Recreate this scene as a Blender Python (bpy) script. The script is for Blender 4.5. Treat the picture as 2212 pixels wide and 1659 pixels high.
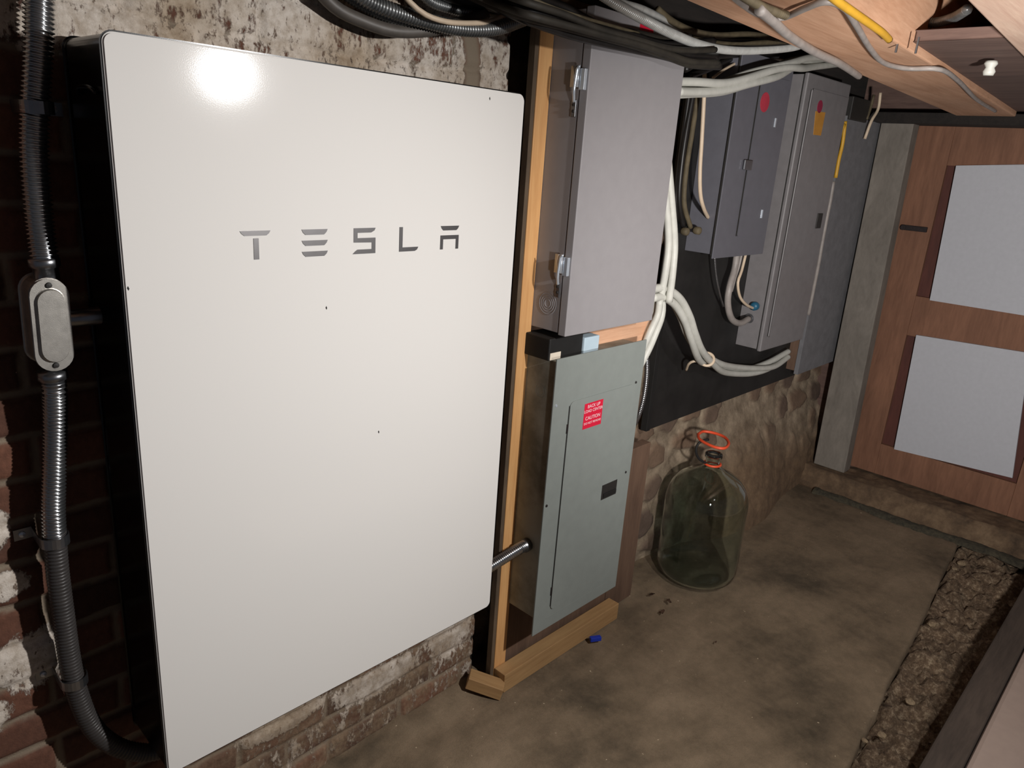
import bpy, bmesh, math, random
import numpy as np
from mathutils import Vector, Matrix
random.seed(7); rng = np.random.RandomState(7)
for o in list(bpy.data.objects): bpy.data.objects.remove(o)
S = bpy.context.scene; COL = S.collection
PI = math.pi
# ------------------------------------------------------------------ camera
# x runs along the brick wall, y into it (cover of the white unit at y=0), z up from the floor
CR = Matrix(((0.6962472744, -0.7145119268, 0.0686472089), (-0.1693552235, -0.2564521276, -0.9516044943), (0.6975374837, 0.6509262720, -0.2995604233)))
CC = Vector((-0.3487900724, -1.0515604684, 1.53 - 0.1087816614)); FPX = 1586.681
cam = bpy.data.cameras.new('camera'); camo = bpy.data.objects.new('camera', cam); COL.objects.link(camo)
cam.sensor_fit = 'HORIZONTAL'; cam.sensor_width = 36; cam.lens = FPX/2212*36; cam.clip_start = .02
m = Matrix.Identity(4)
for i in range(3):
    m[i][0] = CR[0][i]; m[i][1] = -CR[1][i]; m[i][2] = -CR[2][i]; m[i][3] = CC[i]
camo.matrix_world = m; S.camera = camo
# ------------------------------------------------------------------ light
w = bpy.data.worlds.new('world'); S.world = w; w.use_nodes = True
w.node_tree.nodes['Background'].inputs[0].default_value = (.62, .66, .8, 1); w.node_tree.nodes['Background'].inputs[1].default_value = .045
def lamp(name, typ, loc, target, energy, radius, color=(1, 1, 1), size=150, blend=1):
    d = bpy.data.lights.new(name, typ); o = bpy.data.objects.new(name, d); COL.objects.link(o)
    o.location = loc; d.energy = energy; d.color = color; d.shadow_soft_size = radius
    if typ == 'SPOT': d.spot_size = math.radians(size); d.spot_blend = blend
    o.rotation_euler = (Vector(target)-Vector(loc)).to_track_quat('-Z', 'Y').to_euler()
    return o
lamp('work_light', 'SPOT', (.782, -1.30, 1.592), (-.6, 0, -.30), 62, .021, (1, .975, .955), 168, 1)
lamp('fill_spot', 'SPOT', (.22, -1.32, 1.22), (2.6, -.32, 1.26), 125, .04, (1, .96, .93), 92, 1)  # added fill spot lifting the far door, joist and panels; no lamp seen there
S.view_settings.view_transform = 'Standard'; S.view_settings.look = 'None'
S.view_settings.gamma = 1; S.view_settings.use_curve_mapping = False; S.view_settings.exposure = 0.6

# ------------------------------------------------------------------ helpers
def P(px, py, axis, val):            # point of the plane axis=val seen at a place of the photograph
    d = CR.transposed() @ Vector(((px-1106)/FPX, (py-829.5)/FPX, 1)); t = (val-CC[axis])/d[axis]
    return CC + d*t
def tag(o, label=None, cat=None, group=None, kind=None):
    if label: o['label'] = label
    if cat: o['category'] = cat
    if group: o['group'] = group
    if kind: o['kind'] = kind
    return o
def thing(name, label, cat, loc=(0, 0, 0), group=None):
    o = bpy.data.objects.new(name, None); COL.objects.link(o); o.location = loc; o.empty_display_size = .02
    return tag(o, label, cat, group)
def link(name, verts, faces, mat, parent=None, smooth=False, attrs=None, bevel=0, autosmooth=False):
    me = bpy.data.meshes.new(name); me.from_pydata([tuple(v) for v in verts], [], faces); me.update()
    if bevel:
        bm = bmesh.new(); bm.from_mesh(me)
        ed = [e for e in bm.edges if len(e.link_faces) == 2 and e.calc_face_angle() > .5]
        bmesh.ops.bevel(bm, geom=ed, offset=bevel, segments=2, affect='EDGES', profile=.5, clamp_overlap=True)
        bm.to_mesh(me); bm.free()
    bm = bmesh.new(); bm.from_mesh(me); bmesh.ops.recalc_face_normals(bm, faces=bm.faces); bm.to_mesh(me); bm.free()
    if attrs:
        for k, a in attrs.items():
            at = me.attributes.new(k, 'FLOAT', 'POINT'); at.data.foreach_set('value', np.asarray(a, dtype=np.float32))
    if smooth: me.polygons.foreach_set('use_smooth', [True]*len(me.polygons))
    if mat: me.materials.append(mat)
    o = bpy.data.objects.new(name, me); COL.objects.link(o)
    if parent: o.parent = parent; o.matrix_parent_inverse = Matrix.Translation(-parent.location)
    return o
class MB:
    def __init__(s): s.v = []; s.f = []
    def add(s, v, f):
        n = len(s.v); s.v += [Vector(a) for a in v]; s.f += [tuple(i+n for i in q) for q in f]; return s
    def box(s, x0, x1, y0, y1, z0, z1):
        return s.add([(x0, y0, z0), (x1, y0, z0), (x1, y1, z0), (x0, y1, z0), (x0, y0, z1), (x1, y0, z1), (x1, y1, z1), (x0, y1, z1)],
                     [(0, 3, 2, 1), (4, 5, 6, 7), (0, 1, 5, 4), (1, 2, 6, 5), (2, 3, 7, 6), (3, 0, 4, 7)])
    def prism(s, poly, axis, a, b):  # poly in the other two axes
        n = len(poly)
        def mk(p, t):
            return {0: (t, p[0], p[1]), 1: (p[0], t, p[1]), 2: (p[0], p[1], t)}[axis]
        return s.add([mk(p, a) for p in poly]+[mk(p, b) for p in poly],
                     [tuple(range(n)), tuple(range(2*n-1, n-1, -1))]+[(i, (i+1) % n, n+(i+1) % n, n+i) for i in range(n)])
    def tube(s, pts, r, seg=10, radf=None, caps=True):
        pts = [Vector(p) for p in pts]; n = len(pts); t0 = (pts[1]-pts[0]).normalized()
        u = t0.orthogonal().normalized(); vs = []; fs = []
        for i, p in enumerate(pts):
            t = (pts[min(i+1, n-1)]-pts[max(i-1, 0)]).normalized(); u = (u-t*u.dot(t)).normalized(); v = t.cross(u)
            rr = radf(i) if radf else r
            for k in range(seg):
                a = 2*PI*k/seg; vs.append(p+(u*math.cos(a)+v*math.sin(a))*rr)
        for i in range(n-1):
            for k in range(seg): fs.append((i*seg+k, i*seg+(k+1) % seg, (i+1)*seg+(k+1) % seg, (i+1)*seg+k))
        if caps: fs += [tuple(range(seg-1, -1, -1)), tuple(range((n-1)*seg, n*seg))]
        return s.add(vs, fs)
    def lathe(s, prof, c, seg=48, d=(0, 0, 1)):
        d = Vector(d).normalized(); u = d.orthogonal().normalized(); v = d.cross(u); c = Vector(c); vs = []; fs = []; n = len(prof)
        for r, h in prof:
            for k in range(seg):
                a = 2*PI*k/seg; vs.append(c+d*h+(u*math.cos(a)+v*math.sin(a))*max(r, 1e-5))
        for i in range(n-1):
            for k in range(seg): fs.append((i*seg+k, i*seg+(k+1) % seg, (i+1)*seg+(k+1) % seg, (i+1)*seg+k))
        return s.add(vs, fs)
    def build(s, name, mat, parent=None, smooth=False, bevel=0): return link(name, s.v, s.f, mat, parent, smooth, None, bevel)
def spline(pts, step=.008):
    pts = [Vector(p) for p in pts]; q = [pts[0]*2-pts[1]]+pts+[pts[-1]*2-pts[-2]]; out = []
    for i in range(1, len(q)-2):
        n = max(2, int((q[i+1]-q[i]).length/step))
        for k in range(n):
            t = k/n; a, b, c, d = q[i-1], q[i], q[i+1], q[i+2]
            out.append(.5*((2*b)+(c-a)*t+(2*a-5*b+4*c-d)*t*t+(3*b-a-3*c+d)*t**3))
    out.append(pts[-1]); return out
def vnoise(x, y, seed=0):
    r = np.random.RandomState(seed); T = r.rand(256, 256)
    xi = np.floor(x).astype(int); yi = np.floor(y).astype(int); fx = x-xi; fy = y-yi
    fx = fx*fx*(3-2*fx); fy = fy*fy*(3-2*fy); g = lambda i, j: T[i % 256, j % 256]
    return (g(xi, yi)*(1-fx)+g(xi+1, yi)*fx)*(1-fy)+(g(xi, yi+1)*(1-fx)+g(xi+1, yi+1)*fx)*fy
def fbm(x, y, seed=0, o=4):
    s = 0; a = .5
    for i in range(o): s = s+a*vnoise(x*2**i, y*2**i, seed+i); a *= .5
    return s
def sstep(a, b, x):
    t = np.clip((x-a)/(b-a), 0, 1); return t*t*(3-2*t)
def grid(name, A, B, fn, mat, attrs=None, parent=None):   # A,B arrays; fn -> x,y,z arrays, attrs dict
    a, b = np.meshgrid(A, B, indexing='ij'); x, y, z, at = fn(a, b); n, k = a.shape
    V = np.stack([x.ravel(), y.ravel(), z.ravel()], 1); idx = np.arange(n*k).reshape(n, k)
    Fq = np.stack([idx[:-1, :-1].ravel(), idx[1:, :-1].ravel(), idx[1:, 1:].ravel(), idx[:-1, 1:].ravel()], 1)
    me = bpy.data.meshes.new(name); me.vertices.add(len(V)); me.vertices.foreach_set('co', V.ravel().astype(np.float32))
    me.loops.add(Fq.size); me.loops.foreach_set('vertex_index', Fq.ravel().astype(np.int32))
    me.polygons.add(len(Fq)); me.polygons.foreach_set('loop_start', np.arange(0, Fq.size, 4, dtype=np.int32)); me.polygons.foreach_set('loop_total', np.full(len(Fq), 4, dtype=np.int32))
    me.update(calc_edges=True); me.validate()
    for kk, arr in (at or {}).items():
        q = me.attributes.new(kk, 'FLOAT', 'POINT'); q.data.foreach_set('value', arr.ravel().astype(np.float32))
    me.polygons.foreach_set('use_smooth', [True]*len(me.polygons)); me.materials.append(mat)
    o = bpy.data.objects.new(name, me); COL.objects.link(o)
    if parent: o.parent = parent
    return o

# ------------------------------------------------------------------ materials
def lin(c): return tuple((v/255/12.92 if v/255 <= .04045 else ((v/255+.055)/1.055)**2.4) for v in c)+(1,)
class N:
    def __init__(s, name):
        s.m = bpy.data.materials.new(name); s.m.use_nodes = True; s.t = s.m.node_tree; s.n = s.t.nodes; s.b = s.n['Principled BSDF']
        s.co = s.n.new('ShaderNodeTexCoord').outputs['Object']
    def noise(s, scale, detail=4, rough=.6, sc=None, dist=0):
        n = s.n.new('ShaderNodeTexNoise'); n.inputs['Scale'].default_value = scale; n.inputs['Detail'].default_value = detail
        n.inputs['Roughness'].default_value = rough; n.inputs['Distortion'].default_value = dist; v = s.co
        if sc:
            mp = s.n.new('ShaderNodeMapping'); mp.inputs['Scale'].default_value = sc; s.t.links.new(v, mp.inputs[0]); v = mp.outputs[0]
        s.t.links.new(v, n.inputs['Vector']); return n.outputs['Fac']
    def ramp(s, v, stops):
        r = s.n.new('ShaderNodeValToRGB'); e = r.color_ramp.elements
        while len(e) < len(stops): e.new(.5)
        for i, (p, c) in enumerate(stops): e[i].position = p; e[i].color = c if len(c) == 4 else tuple(c)+(1,)
        s.t.links.new(v, r.inputs[0]); return r.outputs[0]
    def attr(s, k):
        a = s.n.new('ShaderNodeAttribute'); a.attribute_name = k; return a.outputs['Fac']
    def math(s, op, a, b=None, clamp=False):
        q = s.n.new('ShaderNodeMath'); q.operation = op; q.use_clamp = clamp
        for i, v in enumerate((a, b)):
            if v is None: continue
            if isinstance(v, (int, float)): q.inputs[i].default_value = v
            else: s.t.links.new(v, q.inputs[i])
        return q.outputs[0]
    def mix(s, f, a, b, mode='MIX'):
        q = s.n.new('ShaderNodeMix'); q.data_type = 'RGBA'; q.blend_type = mode
        for i, v in ((0, f), (6, a), (7, b)):
            if isinstance(v, (int, float)): q.inputs[i].default_value = v
            elif isinstance(v, tuple): q.inputs[i].default_value = v
            else: s.t.links.new(v, q.inputs[i])
        return q.outputs[2]
    def col(s, v):
        if isinstance(v, tuple): s.b.inputs['Base Color'].default_value = v
        else: s.t.links.new(v, s.b.inputs['Base Color'])
        return s
    def rough(s, v):
        if isinstance(v, (int, float)): s.b.inputs['Roughness'].default_value = v
        else: s.t.links.new(v, s.b.inputs['Roughness'])
        return s
    def bump(s, v, strength=.4, dist=.002):
        q = s.n.new('ShaderNodeBump'); q.inputs['Strength'].default_value = strength; q.inputs['Distance'].default_value = dist
        s.t.links.new(v, q.inputs['Height']); s.t.links.new(q.outputs[0], s.b.inputs['Normal']); return s
def paint(name, c, rough=.45, var=.06, metal=0, scale=30, bump=.05, spec=.5):
    k = N(name); c = lin(c); f = k.noise(scale, 3); hi = tuple(min(1, v*(1+var)) for v in c[:3])+(1,); lo = tuple(v*(1-var) for v in c[:3])+(1,)
    k.col(k.ramp(f, [(.3, lo), (.7, hi)])).rough(rough); k.b.inputs['Metallic'].default_value = metal; k.b.inputs['Specular IOR Level'].default_value = spec
    if bump: k.bump(k.noise(900, 2), bump, .0005)
    return k.m
def wood(name, dark, light, sc, rough=.7, bump=.2, knots=0):
    k = N(name); g = k.noise(6, 5, .6, sc, 1.2); f = k.noise(40, 3, .6, sc, .3)
    c = k.mix(.35, k.ramp(g, [(.3, lin(dark)), (.65, lin(light))]), k.ramp(f, [(.3, lin(dark)), (.7, lin(light))]))
    big = k.noise(3, 3)
    c = k.mix(.5, c, k.ramp(big, [(.3, (.62, .62, .62)), (.7, (1, 1, 1))]), 'MULTIPLY')
    k.col(c).rough(rough).bump(f, bump, .001); return k.m
M = {}
M['white'] = N('powder_white'); M['white'].col(lin((229, 227, 223))).rough(.09).bump(M['white'].noise(700, 2), .10, .0003); M['white'].b.inputs['Specular IOR Level'].default_value = .22; M['white'] = M['white'].m
M['blackgloss'] = paint('black_gloss_plastic', (14, 14, 15), .22, .1, spec=.35)
M['blackmat'] = paint('black_matte', (22, 21, 20), .7, .2)
M['emblem'] = paint('brushed_emblem_metal', (120, 118, 118), .38, .05, .9, bump=0)
M['galv'] = paint('galvanised_steel', (150, 152, 156), .3, .15, .95, 25, .08)
M['cast'] = paint('cast_aluminium', (176, 172, 165), .42, .15, .75, 60, .25)
M['alum'] = paint('bright_flexible_steel', (178, 180, 182), .24, .12, .95, 40, 0)
M['bxgrey'] = paint('dull_armoured_sheath', (140, 142, 142), .35, .2, .7, 40, 0)
M['darkcable'] = paint('dull_dark_cable', (92, 86, 80), .5, .2, bump=.1)
M['sootcable'] = paint('sooty_olive_cable', (46, 42, 35), .7, .3, bump=.15)
M['cablegrey'] = paint('grey_cable_sheath', (150, 143, 138), .5, .15, bump=.05)
M['bxbright'] = paint('bright_armoured_sheath', (205, 206, 202), .34, .12, .35, 40, 0)
M['backboard'] = paint('black_painted_plywood', (30, 29, 28), .6, .35, scale=12, bump=.2)
M['greypvc'] = paint('grey_plastic_sheath', (60, 57, 56), .4, .15, bump=.03)
M['boxgrey'] = paint('grey_enamel_upper', (150, 147, 149), .5, .03, bump=.12)
M['boxgreen'] = paint('grey_green_enamel', (134, 140, 136), .5, .04, bump=.12)
k = N('dusty_grey_enamel'); k.col(k.ramp(k.noise(7, 5, .65), [(.35, lin((112, 112, 102))), (.6, lin((158, 158, 148)))])).rough(.5); M['boxside'] = k.m
M['subgrey'] = paint('dark_grey_enamel', (100, 100, 107), .42, .05, bump=.12)
M['subgrey2'] = paint('worn_grey_enamel', (124, 121, 122), .45, .07, bump=.12)
M['boardgrey'] = paint('grey_painted_board', (116, 116, 119), .7, .12, bump=.3)
M['zinc'] = paint('zinc_plated_latch', (215, 224, 234), .22, .05, .55, 40, 0)
M['darkmetal'] = paint('dark_gap_metal', (40, 38, 36), .6, .1)
M['red'] = paint('red_label', (214, 32, 62), .45, .05, bump=0)
M['redfade'] = paint('faded_red_label', (176, 56, 72), .5, .1, bump=0)
M['maroon'] = paint('maroon_label', (140, 40, 66), .5, .1, bump=0)
M['orange'] = paint('orange_label', (186, 132, 56), .5, .1, bump=0)
M['ink'] = paint('white_label_ink', (236, 215, 220), .5, .02, bump=0)
M['blackcable'] = paint('black_cable_sheath', (30, 28, 27), .42, .3, bump=.05)
M['olivecable'] = paint('old_cloth_cable', (92, 82, 62), .75, .3, bump=.2)
M['whitecable'] = paint('white_cable_sheath', (196, 196, 188), .5, .08, bump=.08)
M['creamcable'] = paint('cream_cable_sheath', (210, 190, 165), .5, .08, bump=.08)
M['yellow'] = paint('yellow_cable_sheath', (206, 158, 48), .5, .08, bump=.05)
M['orangeplastic'] = paint('orange_plastic', (222, 82, 48), .45, .05, bump=0)
M['blueplastic'] = paint('blue_plastic', (30, 56, 170), .4, .05, bump=0)
M['tealplastic'] = paint('teal_plastic', (36, 92, 120), .4, .05, bump=0)
M['paleplastic'] = paint('pale_blue_plastic', (186, 205, 216), .5, .04, bump=0)
M['foam'] = paint('grey_white_panel', (188, 190, 196), .8, .03, scale=60, bump=.3)
M['post'] = wood('grey_weathered_paint', (112, 106, 98), (140, 133, 124), (2, 2, .8), .8)
M['pine'] = wood('fresh_pine', (212, 152, 94), (240, 188, 126), (5, 5, .35), .6, .12)
M['pineh'] = wood('dusty_pine', (160, 122, 80), (190, 152, 104), (.35, 5, 5), .7, .15)
M['stripwood'] = wood('grimy_ply_edge', (70, 58, 46), (112, 94, 74), (3, 3, .6), .8)
M['plywood'] = wood('brown_plywood', (92, 70, 56), (120, 94, 76), (3, 3, .4), .8)
M['beam'] = wood('rough_sawn_joist', (196, 146, 112), (230, 184, 150), (.35, 4, 4), .8, .35)
M['beampale'] = wood('pale_joist', (196, 160, 140), (222, 194, 172), (.35, 4, 4), .8, .35)
M['soffit'] = wood('stained_floorboards', (84, 64, 58), (118, 94, 84), (4, .4, 4), .85, .3)
M['door'] = wood('old_brown_door', (112, 76, 56), (144, 102, 78), (3, 3, .4), .75, .3)
M['doordark'] = wood('dark_red_door_trim', (74, 38, 32), (98, 54, 44), (3, 3, .4), .75, .3)
M['darkwood'] = wood('near_black_timber', (26, 23, 22), (46, 40, 36), (.5, 4, 4), .9, .3)  # near-black brown shared by the pier end, header, ceiling and wall-top trim
M['shadewood'] = wood('shade_grey_timber', (66, 56, 49), (92, 79, 69), (.5, 4, 4), .85, .3)
M['palepaint'] = paint('pale_plaster_paint', (176, 156, 144), .75, .04, bump=.2)
M['iron'] = paint('rusty_iron', (40, 32, 32), .7, .3, .3, 60, .3)
M['sticker'] = paint('off_white_sticker', (225, 214, 196), .5, .05, bump=0)
# whitewashed brick
k = N('whitewashed_brick')
n1 = k.noise(40, 9, .78, (1, 1, .42)); n2 = k.noise(110, 5, .6, (1, 1, .6)); big = k.noise(4, 4); pt = k.attr('paint'); mo = k.attr('mortar'); tn = k.attr('tone')
msk = k.math('ADD', k.math('MULTIPLY', k.math('SUBTRACT', n1, .5), 1.7), k.math('MULTIPLY', k.math('SUBTRACT', n2, .5), .9))
msk = k.math('ADD', msk, pt); msk = k.ramp(msk, [(.42, (0, 0, 0)), (.58, (1, 1, 1))])
brick = k.mix(tn, lin((80, 54, 44)), lin((132, 88, 68)))
brick = k.mix(.6, brick, k.ramp(n2, [(.3, (.45, .4, .38)), (.7, (1.0, .95, .9))]), 'MULTIPLY')
brick = k.mix(mo, brick, lin((140, 126, 108)))
pc = k.ramp(big, [(.3, lin((190, 172, 150))), (.55, lin((226, 216, 204)))])
pc = k.mix(.75, pc, k.ramp(k.noise(55, 8, .7), [(.34, (.5, .44, .37)), (.58, (1, 1, 1))]), 'MULTIPLY')
pc = k.mix(k.ramp(k.noise(75, 4, .7, (1, 1, .45)), [(.60, (0, 0, 0)), (.66, (.85, .85, .85))]), pc, lin((92, 70, 54))); allc = k.mix(msk, brick, pc); du = k.math('MULTIPLY', k.attr('dust'), k.ramp(k.noise(16, 7, .7), [(.38, (.15, .15, .15)), (.6, (1, 1, 1))]))
k.col(k.mix(du, allc, k.ramp(n2, [(.3, lin((120, 98, 76))), (.7, lin((158, 136, 110)))]))).rough(.88).bump(k.math('ADD', k.math('MULTIPLY', msk, .6), k.noise(160, 6, .7)), .8, .002); M['brick'] = k.m
# rubble stone
k = N('rubble_stone'); st = k.attr('stone'); tn = k.attr('tone'); n = k.noise(22, 7, .7); di = k.attr('dirt')
sc_ = k.mix(tn, lin((98, 83, 74)), lin((134, 110, 90))); mor = k.ramp(k.noise(14, 6, .65), [(.3, lin((124, 108, 90))), (.7, lin((188, 170, 146)))])
c = k.mix(st, mor, sc_); c = k.mix(.7, c, k.ramp(n, [(.3, (.5, .47, .43)), (.7, (1, 1, 1))]), 'MULTIPLY')
c = k.mix(di, c, k.ramp(n, [(.3, lin((96, 76, 58))), (.7, lin((134, 110, 84)))]))
k.col(c).rough(.92).bump(k.noise(90, 8, .7), .9, .004); M['stone'] = k.m
# floor
k = N('dirty_concrete_floor'); a = k.noise(2.2, 7, .7); b = k.noise(420, 3, .7); c2 = k.noise(18, 6, .7)
c = k.ramp(a, [(.34, lin((88, 76, 60))), (.5, lin((132, 114, 92))), (.66, lin((154, 134, 110)))])
c = k.mix(.6, c, k.ramp(c2, [(.32, (.6, .6, .58)), (.6, (1, 1, 1))]), 'MULTIPLY')
c = k.mix(.55, c, k.ramp(b, [(.3, (.62, .6, .56)), (.62, (1.0, 1.0, 1.0)), (.78, (1, 1, 1))]), 'MULTIPLY')
c = k.mix(k.ramp(k.noise(70, 2, .5), [(.74, (0, 0, 0)), (.78, (1, 1, 1))]), c, lin((196, 178, 150)))
k.col(c).rough(.9).bump(k.math('ADD', c2, b), .7, .002); M['floor'] = k.m
k = N('loose_dirt'); n = k.noise(60, 9, .8); n3 = k.noise(9, 5)
c = k.ramp(n, [(.3, lin((66, 52, 40))), (.5, lin((136, 112, 88))), (.64, lin((206, 184, 154)))])
k.col(k.mix(.6, c, k.ramp(n3, [(.3, (.5, .5, .5)), (.7, (1, 1, 1))]), 'MULTIPLY')).rough(.95).bump(k.noise(150, 9, .8), 1, .006); M['dirt'] = k.m
k = N('mossy_sill'); n = k.noise(11, 7, .7)
k.col(k.ramp(n, [(.3, lin((66, 52, 40))), (.5, lin((104, 84, 64))), (.66, lin((130, 108, 84)))])).rough(.9).bump(k.noise(80, 7, .7), .8, .003); M['sill'] = k.m
k = N('moss'); n = k.noise(50, 6, .7); k.col(k.ramp(n, [(.3, lin((42, 40, 34))), (.7, lin((86, 80, 64)))])).rough(.95).bump(n, 1, .005); M['moss'] = k.m
k = N('pebble'); k.col(k.ramp(k.noise(40, 5), [(.3, lin((110, 92, 72))), (.7, lin((168, 148, 118)))])).rough(.85); M['pebble'] = k.m
k = N('dry_leaf'); k.col(lin((70, 48, 34))).rough(.9); M['leaf'] = k.m
k = N('green_glass'); k.b.inputs['Transmission Weight'].default_value = 1; k.b.inputs['IOR'].default_value = 1.45; k.col(lin((232, 243, 239))).rough(.02); M['glass'] = k.m

# ------------------------------------------------------------------ setting
F0 = 0.0
RH = .0685; BW = .208
def brickwall(a, b):       # a = x, b = z
    wx = a+.006*(fbm(a*7, b*7, 3)-.5)*2; wz = b+.010*(fbm(a*5, b*5, 9)-.5)*2+.004*np.sin(a*5)
    row = np.floor(wz/RH); off = (row % 2)*BW*.5+np.sin(row*12.9)*.012; cx = (wx+off)/BW; cid = np.floor(cx)
    ex = np.minimum(cx-cid, 1-(cx-cid))*BW; fz = wz/RH-row; ez = np.minimum(fz, 1-fz)*RH
    e = np.minimum(ex, ez); rag = (fbm(a*60, b*60, 21)-.5)*.006
    hgt = sstep(.003, .012, e+rag)
    rr = np.random.RandomState(5).rand(64, 64); rnd = rr[row.astype(int) % 64, cid.astype(int) % 64]; rnd2 = rr[(row.astype(int)*3+7) % 64, (cid.astype(int)+11) % 64]
    zc = b-1.53
    # whitewash still on the upper wall and in patches lower down
    up = sstep(-.06, .01, zc)*.60+.04
    low = np.where(zc < -1.02, .0, 0)+sstep(.05, .3, a)*(zc < -.9)*.40
    blob = np.zeros_like(a)
    for bx, bz, rx, rz in ((-.135, -.945, .06, .06), (-.165, -.80, .045, .028), (-.17, -.70, .035, .04), (-.21, -1.02, .04, .04), (.30, -1.33, .12, .035), (.55, -1.36, .15, .05), (.78, -1.28, .10, .16)):
        d = ((a-bx)/rx)**2+((zc-bz)/rz)**2; blob = np.maximum(blob, np.exp(-d**2)*.95)
    pnt = np.maximum(np.where(zc > -.2, up, low), blob)+(rnd2-.5)*.12
    d = .007*hgt*(1-.35*(pnt > .35))+rnd*.005+.006*fbm(a*14, b*14, 33)+blob*.006
    # a grey mortar repair running down near the end of the pier
    cx0 = .742+.03*np.sin((b-1.45)*14); rep = sstep(.03, .012, np.abs(a-cx0))*sstep(1.44, 1.48, b)
    return a, .178-d, b, dict(paint=np.clip(pnt*(1-rep), 0, 1)+.0, mortar=np.maximum(1-sstep(.002, .008, e+rag), rep), tone=rnd, dust=sstep(.46, .04, b)*sstep(-.05, .25, a)*.9)
xs = np.arange(-1.2, .875, .0045); zs = np.arange(0, 1.93, .0045)
o = grid('wall_left', xs, zs, brickwall, M['brick']); tag(o, kind='structure')
# ragged end of the pier and its body
mb = MB()
zs2 = np.arange(0, 1.93, .015); n = len(zs2)
V = []
for z in zs2:
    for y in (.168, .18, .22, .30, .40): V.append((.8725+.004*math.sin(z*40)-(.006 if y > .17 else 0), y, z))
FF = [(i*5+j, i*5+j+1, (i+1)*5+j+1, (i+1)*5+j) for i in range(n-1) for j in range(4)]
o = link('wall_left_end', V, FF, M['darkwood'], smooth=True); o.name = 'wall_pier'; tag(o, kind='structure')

sp = []
yy = 0; r2 = np.random.RandomState(11)
for gx in np.arange(.85, 3.4, .165):
    for gz in np.arange(-.05, 1.95, .115):
        sp.append((gx+r2.uniform(-.055, .055)+(.06 if int(gz*10) % 2 else 0), gz+r2.uniform(-.03, .03), r2.rand()))
sp = np.array(sp)
def stonewall(a, b):
    n, kx = a.shape; wx = a+.02*(fbm(a*9, b*9, 41)-.5)*2; wz = b+.02*(fbm(a*9, b*9, 51)-.5)*2
    X = wx.ravel(); Z = wz.ravel()*1.25; F1 = np.full(X.shape, 9.); F2 = np.full(X.shape, 9.); T = np.zeros(X.shape)
    for sx, sz, st in sp:
        d = np.hypot(X-sx, Z-sz*1.25); c = d < F1; F2 = np.where(c, F1, np.minimum(F2, d)); T = np.where(c, st, T); F1 = np.where(c, d, F1)
    e = (F2-F1).reshape(a.shape); T = T.reshape(a.shape); stn = sstep(.030, .058, e+(fbm(a*30, b*30, 61)-.5)*.05)*(T > .18)
    bulge = sstep(.62, 0, b)*(.015+.035*sstep(2.05, 2.25, a)+.13*np.exp(-((a-2.45)/.38)**2)+.05*sstep(2.6, 3.1, a)); dirt = sstep(.36, .10, b-.12*np.exp(-((a-2.4)/.3)**2))*sstep(1.95, 2.15, a)
    y = .262-bulge-stn*.016*(1-.8*dirt)-.012*fbm(a*12, b*12, 71)
    return a, y, b, dict(stone=stn*(1-dirt), tone=T, dirt=dirt)
o = grid('wall_stone', np.arange(.8, 3.42, .008), np.arange(-.02, 1.70, .008), stonewall, M['stone']); tag(o, kind='structure')

def edge(x): return -.697+(x-1.371)*.0885
def slab(a, v):
    y = edge(a)+.008*(fbm(a*6, v*0+3, 81)-.5)*2*(v < .02)+v
    z = .010*(fbm(a*3, y*3, 85)-.5)*2+.002*fbm(a*30, y*30, 88)+.045*sstep(.08, .17, y)*(a < .9)*(fbm(a*9, y*9, 90))
    z = np.where(v <= 0, -.05, z)
    return a, y, z-.004, None
vs_ = np.concatenate([[0], np.arange(.0005, .04, .01), np.arange(.04, 1.32, .016)])
o = grid('floor', np.arange(-1.6, 3.02, .016), vs_, slab, M['floor']); tag(o, kind='structure')
def dirt(a, b):
    h = fbm(a*13, b*13, 91, 5); q = fbm(a*45, b*45, 95, 3)
    z = -.100+.100*h+.08*(q-.3)+.03*np.abs(fbm(a*70, b*70, 99, 2)-.4)
    return a, b, np.where(b > edge(a)-.004, -.07, np.minimum(z, .012)), None
o = grid('dirt_ground', np.arange(-1.0, 3.3, .012), np.arange(-2.1, -.42, .012), dirt, M['dirt'])
tag(o, 'loose brown rubble and dirt strip beyond the slab edge', 'dirt', kind='stuff')
# stone threshold under the door
def sill(a, b):
    r = sstep(3.02, 3.06, a); return a, b, -.01+r*(.082+.018*fbm(a*9, b*9, 101))+.012*fbm(a*30, b*30, 105), None
o = grid('threshold', np.arange(3.0, 3.42, .01), np.arange(-1.9, .16, .012), sill, M['sill']); o.name = 'trim_1'; tag(o, kind='structure')
def mossf(a, b):
    c = 2.985+.02*(fbm(b*9, b*0, 111)-.5)*2; wv = .014+.045*fbm(b*16, b*0, 115)**1.5
    return c+(a-.5)*2*wv, b, -.002+.014*(1-(2*a-1)**2)+.008*fbm(a*9, b*60, 118)*(np.abs(2*a-1) < .9), None
o = grid('moss', np.linspace(0, 1, 9), np.arange(-.95, .06, .008), mossf, M['moss']); tag(o, 'dark green moss line along the seam below the door sill', 'moss', kind='stuff')

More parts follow.
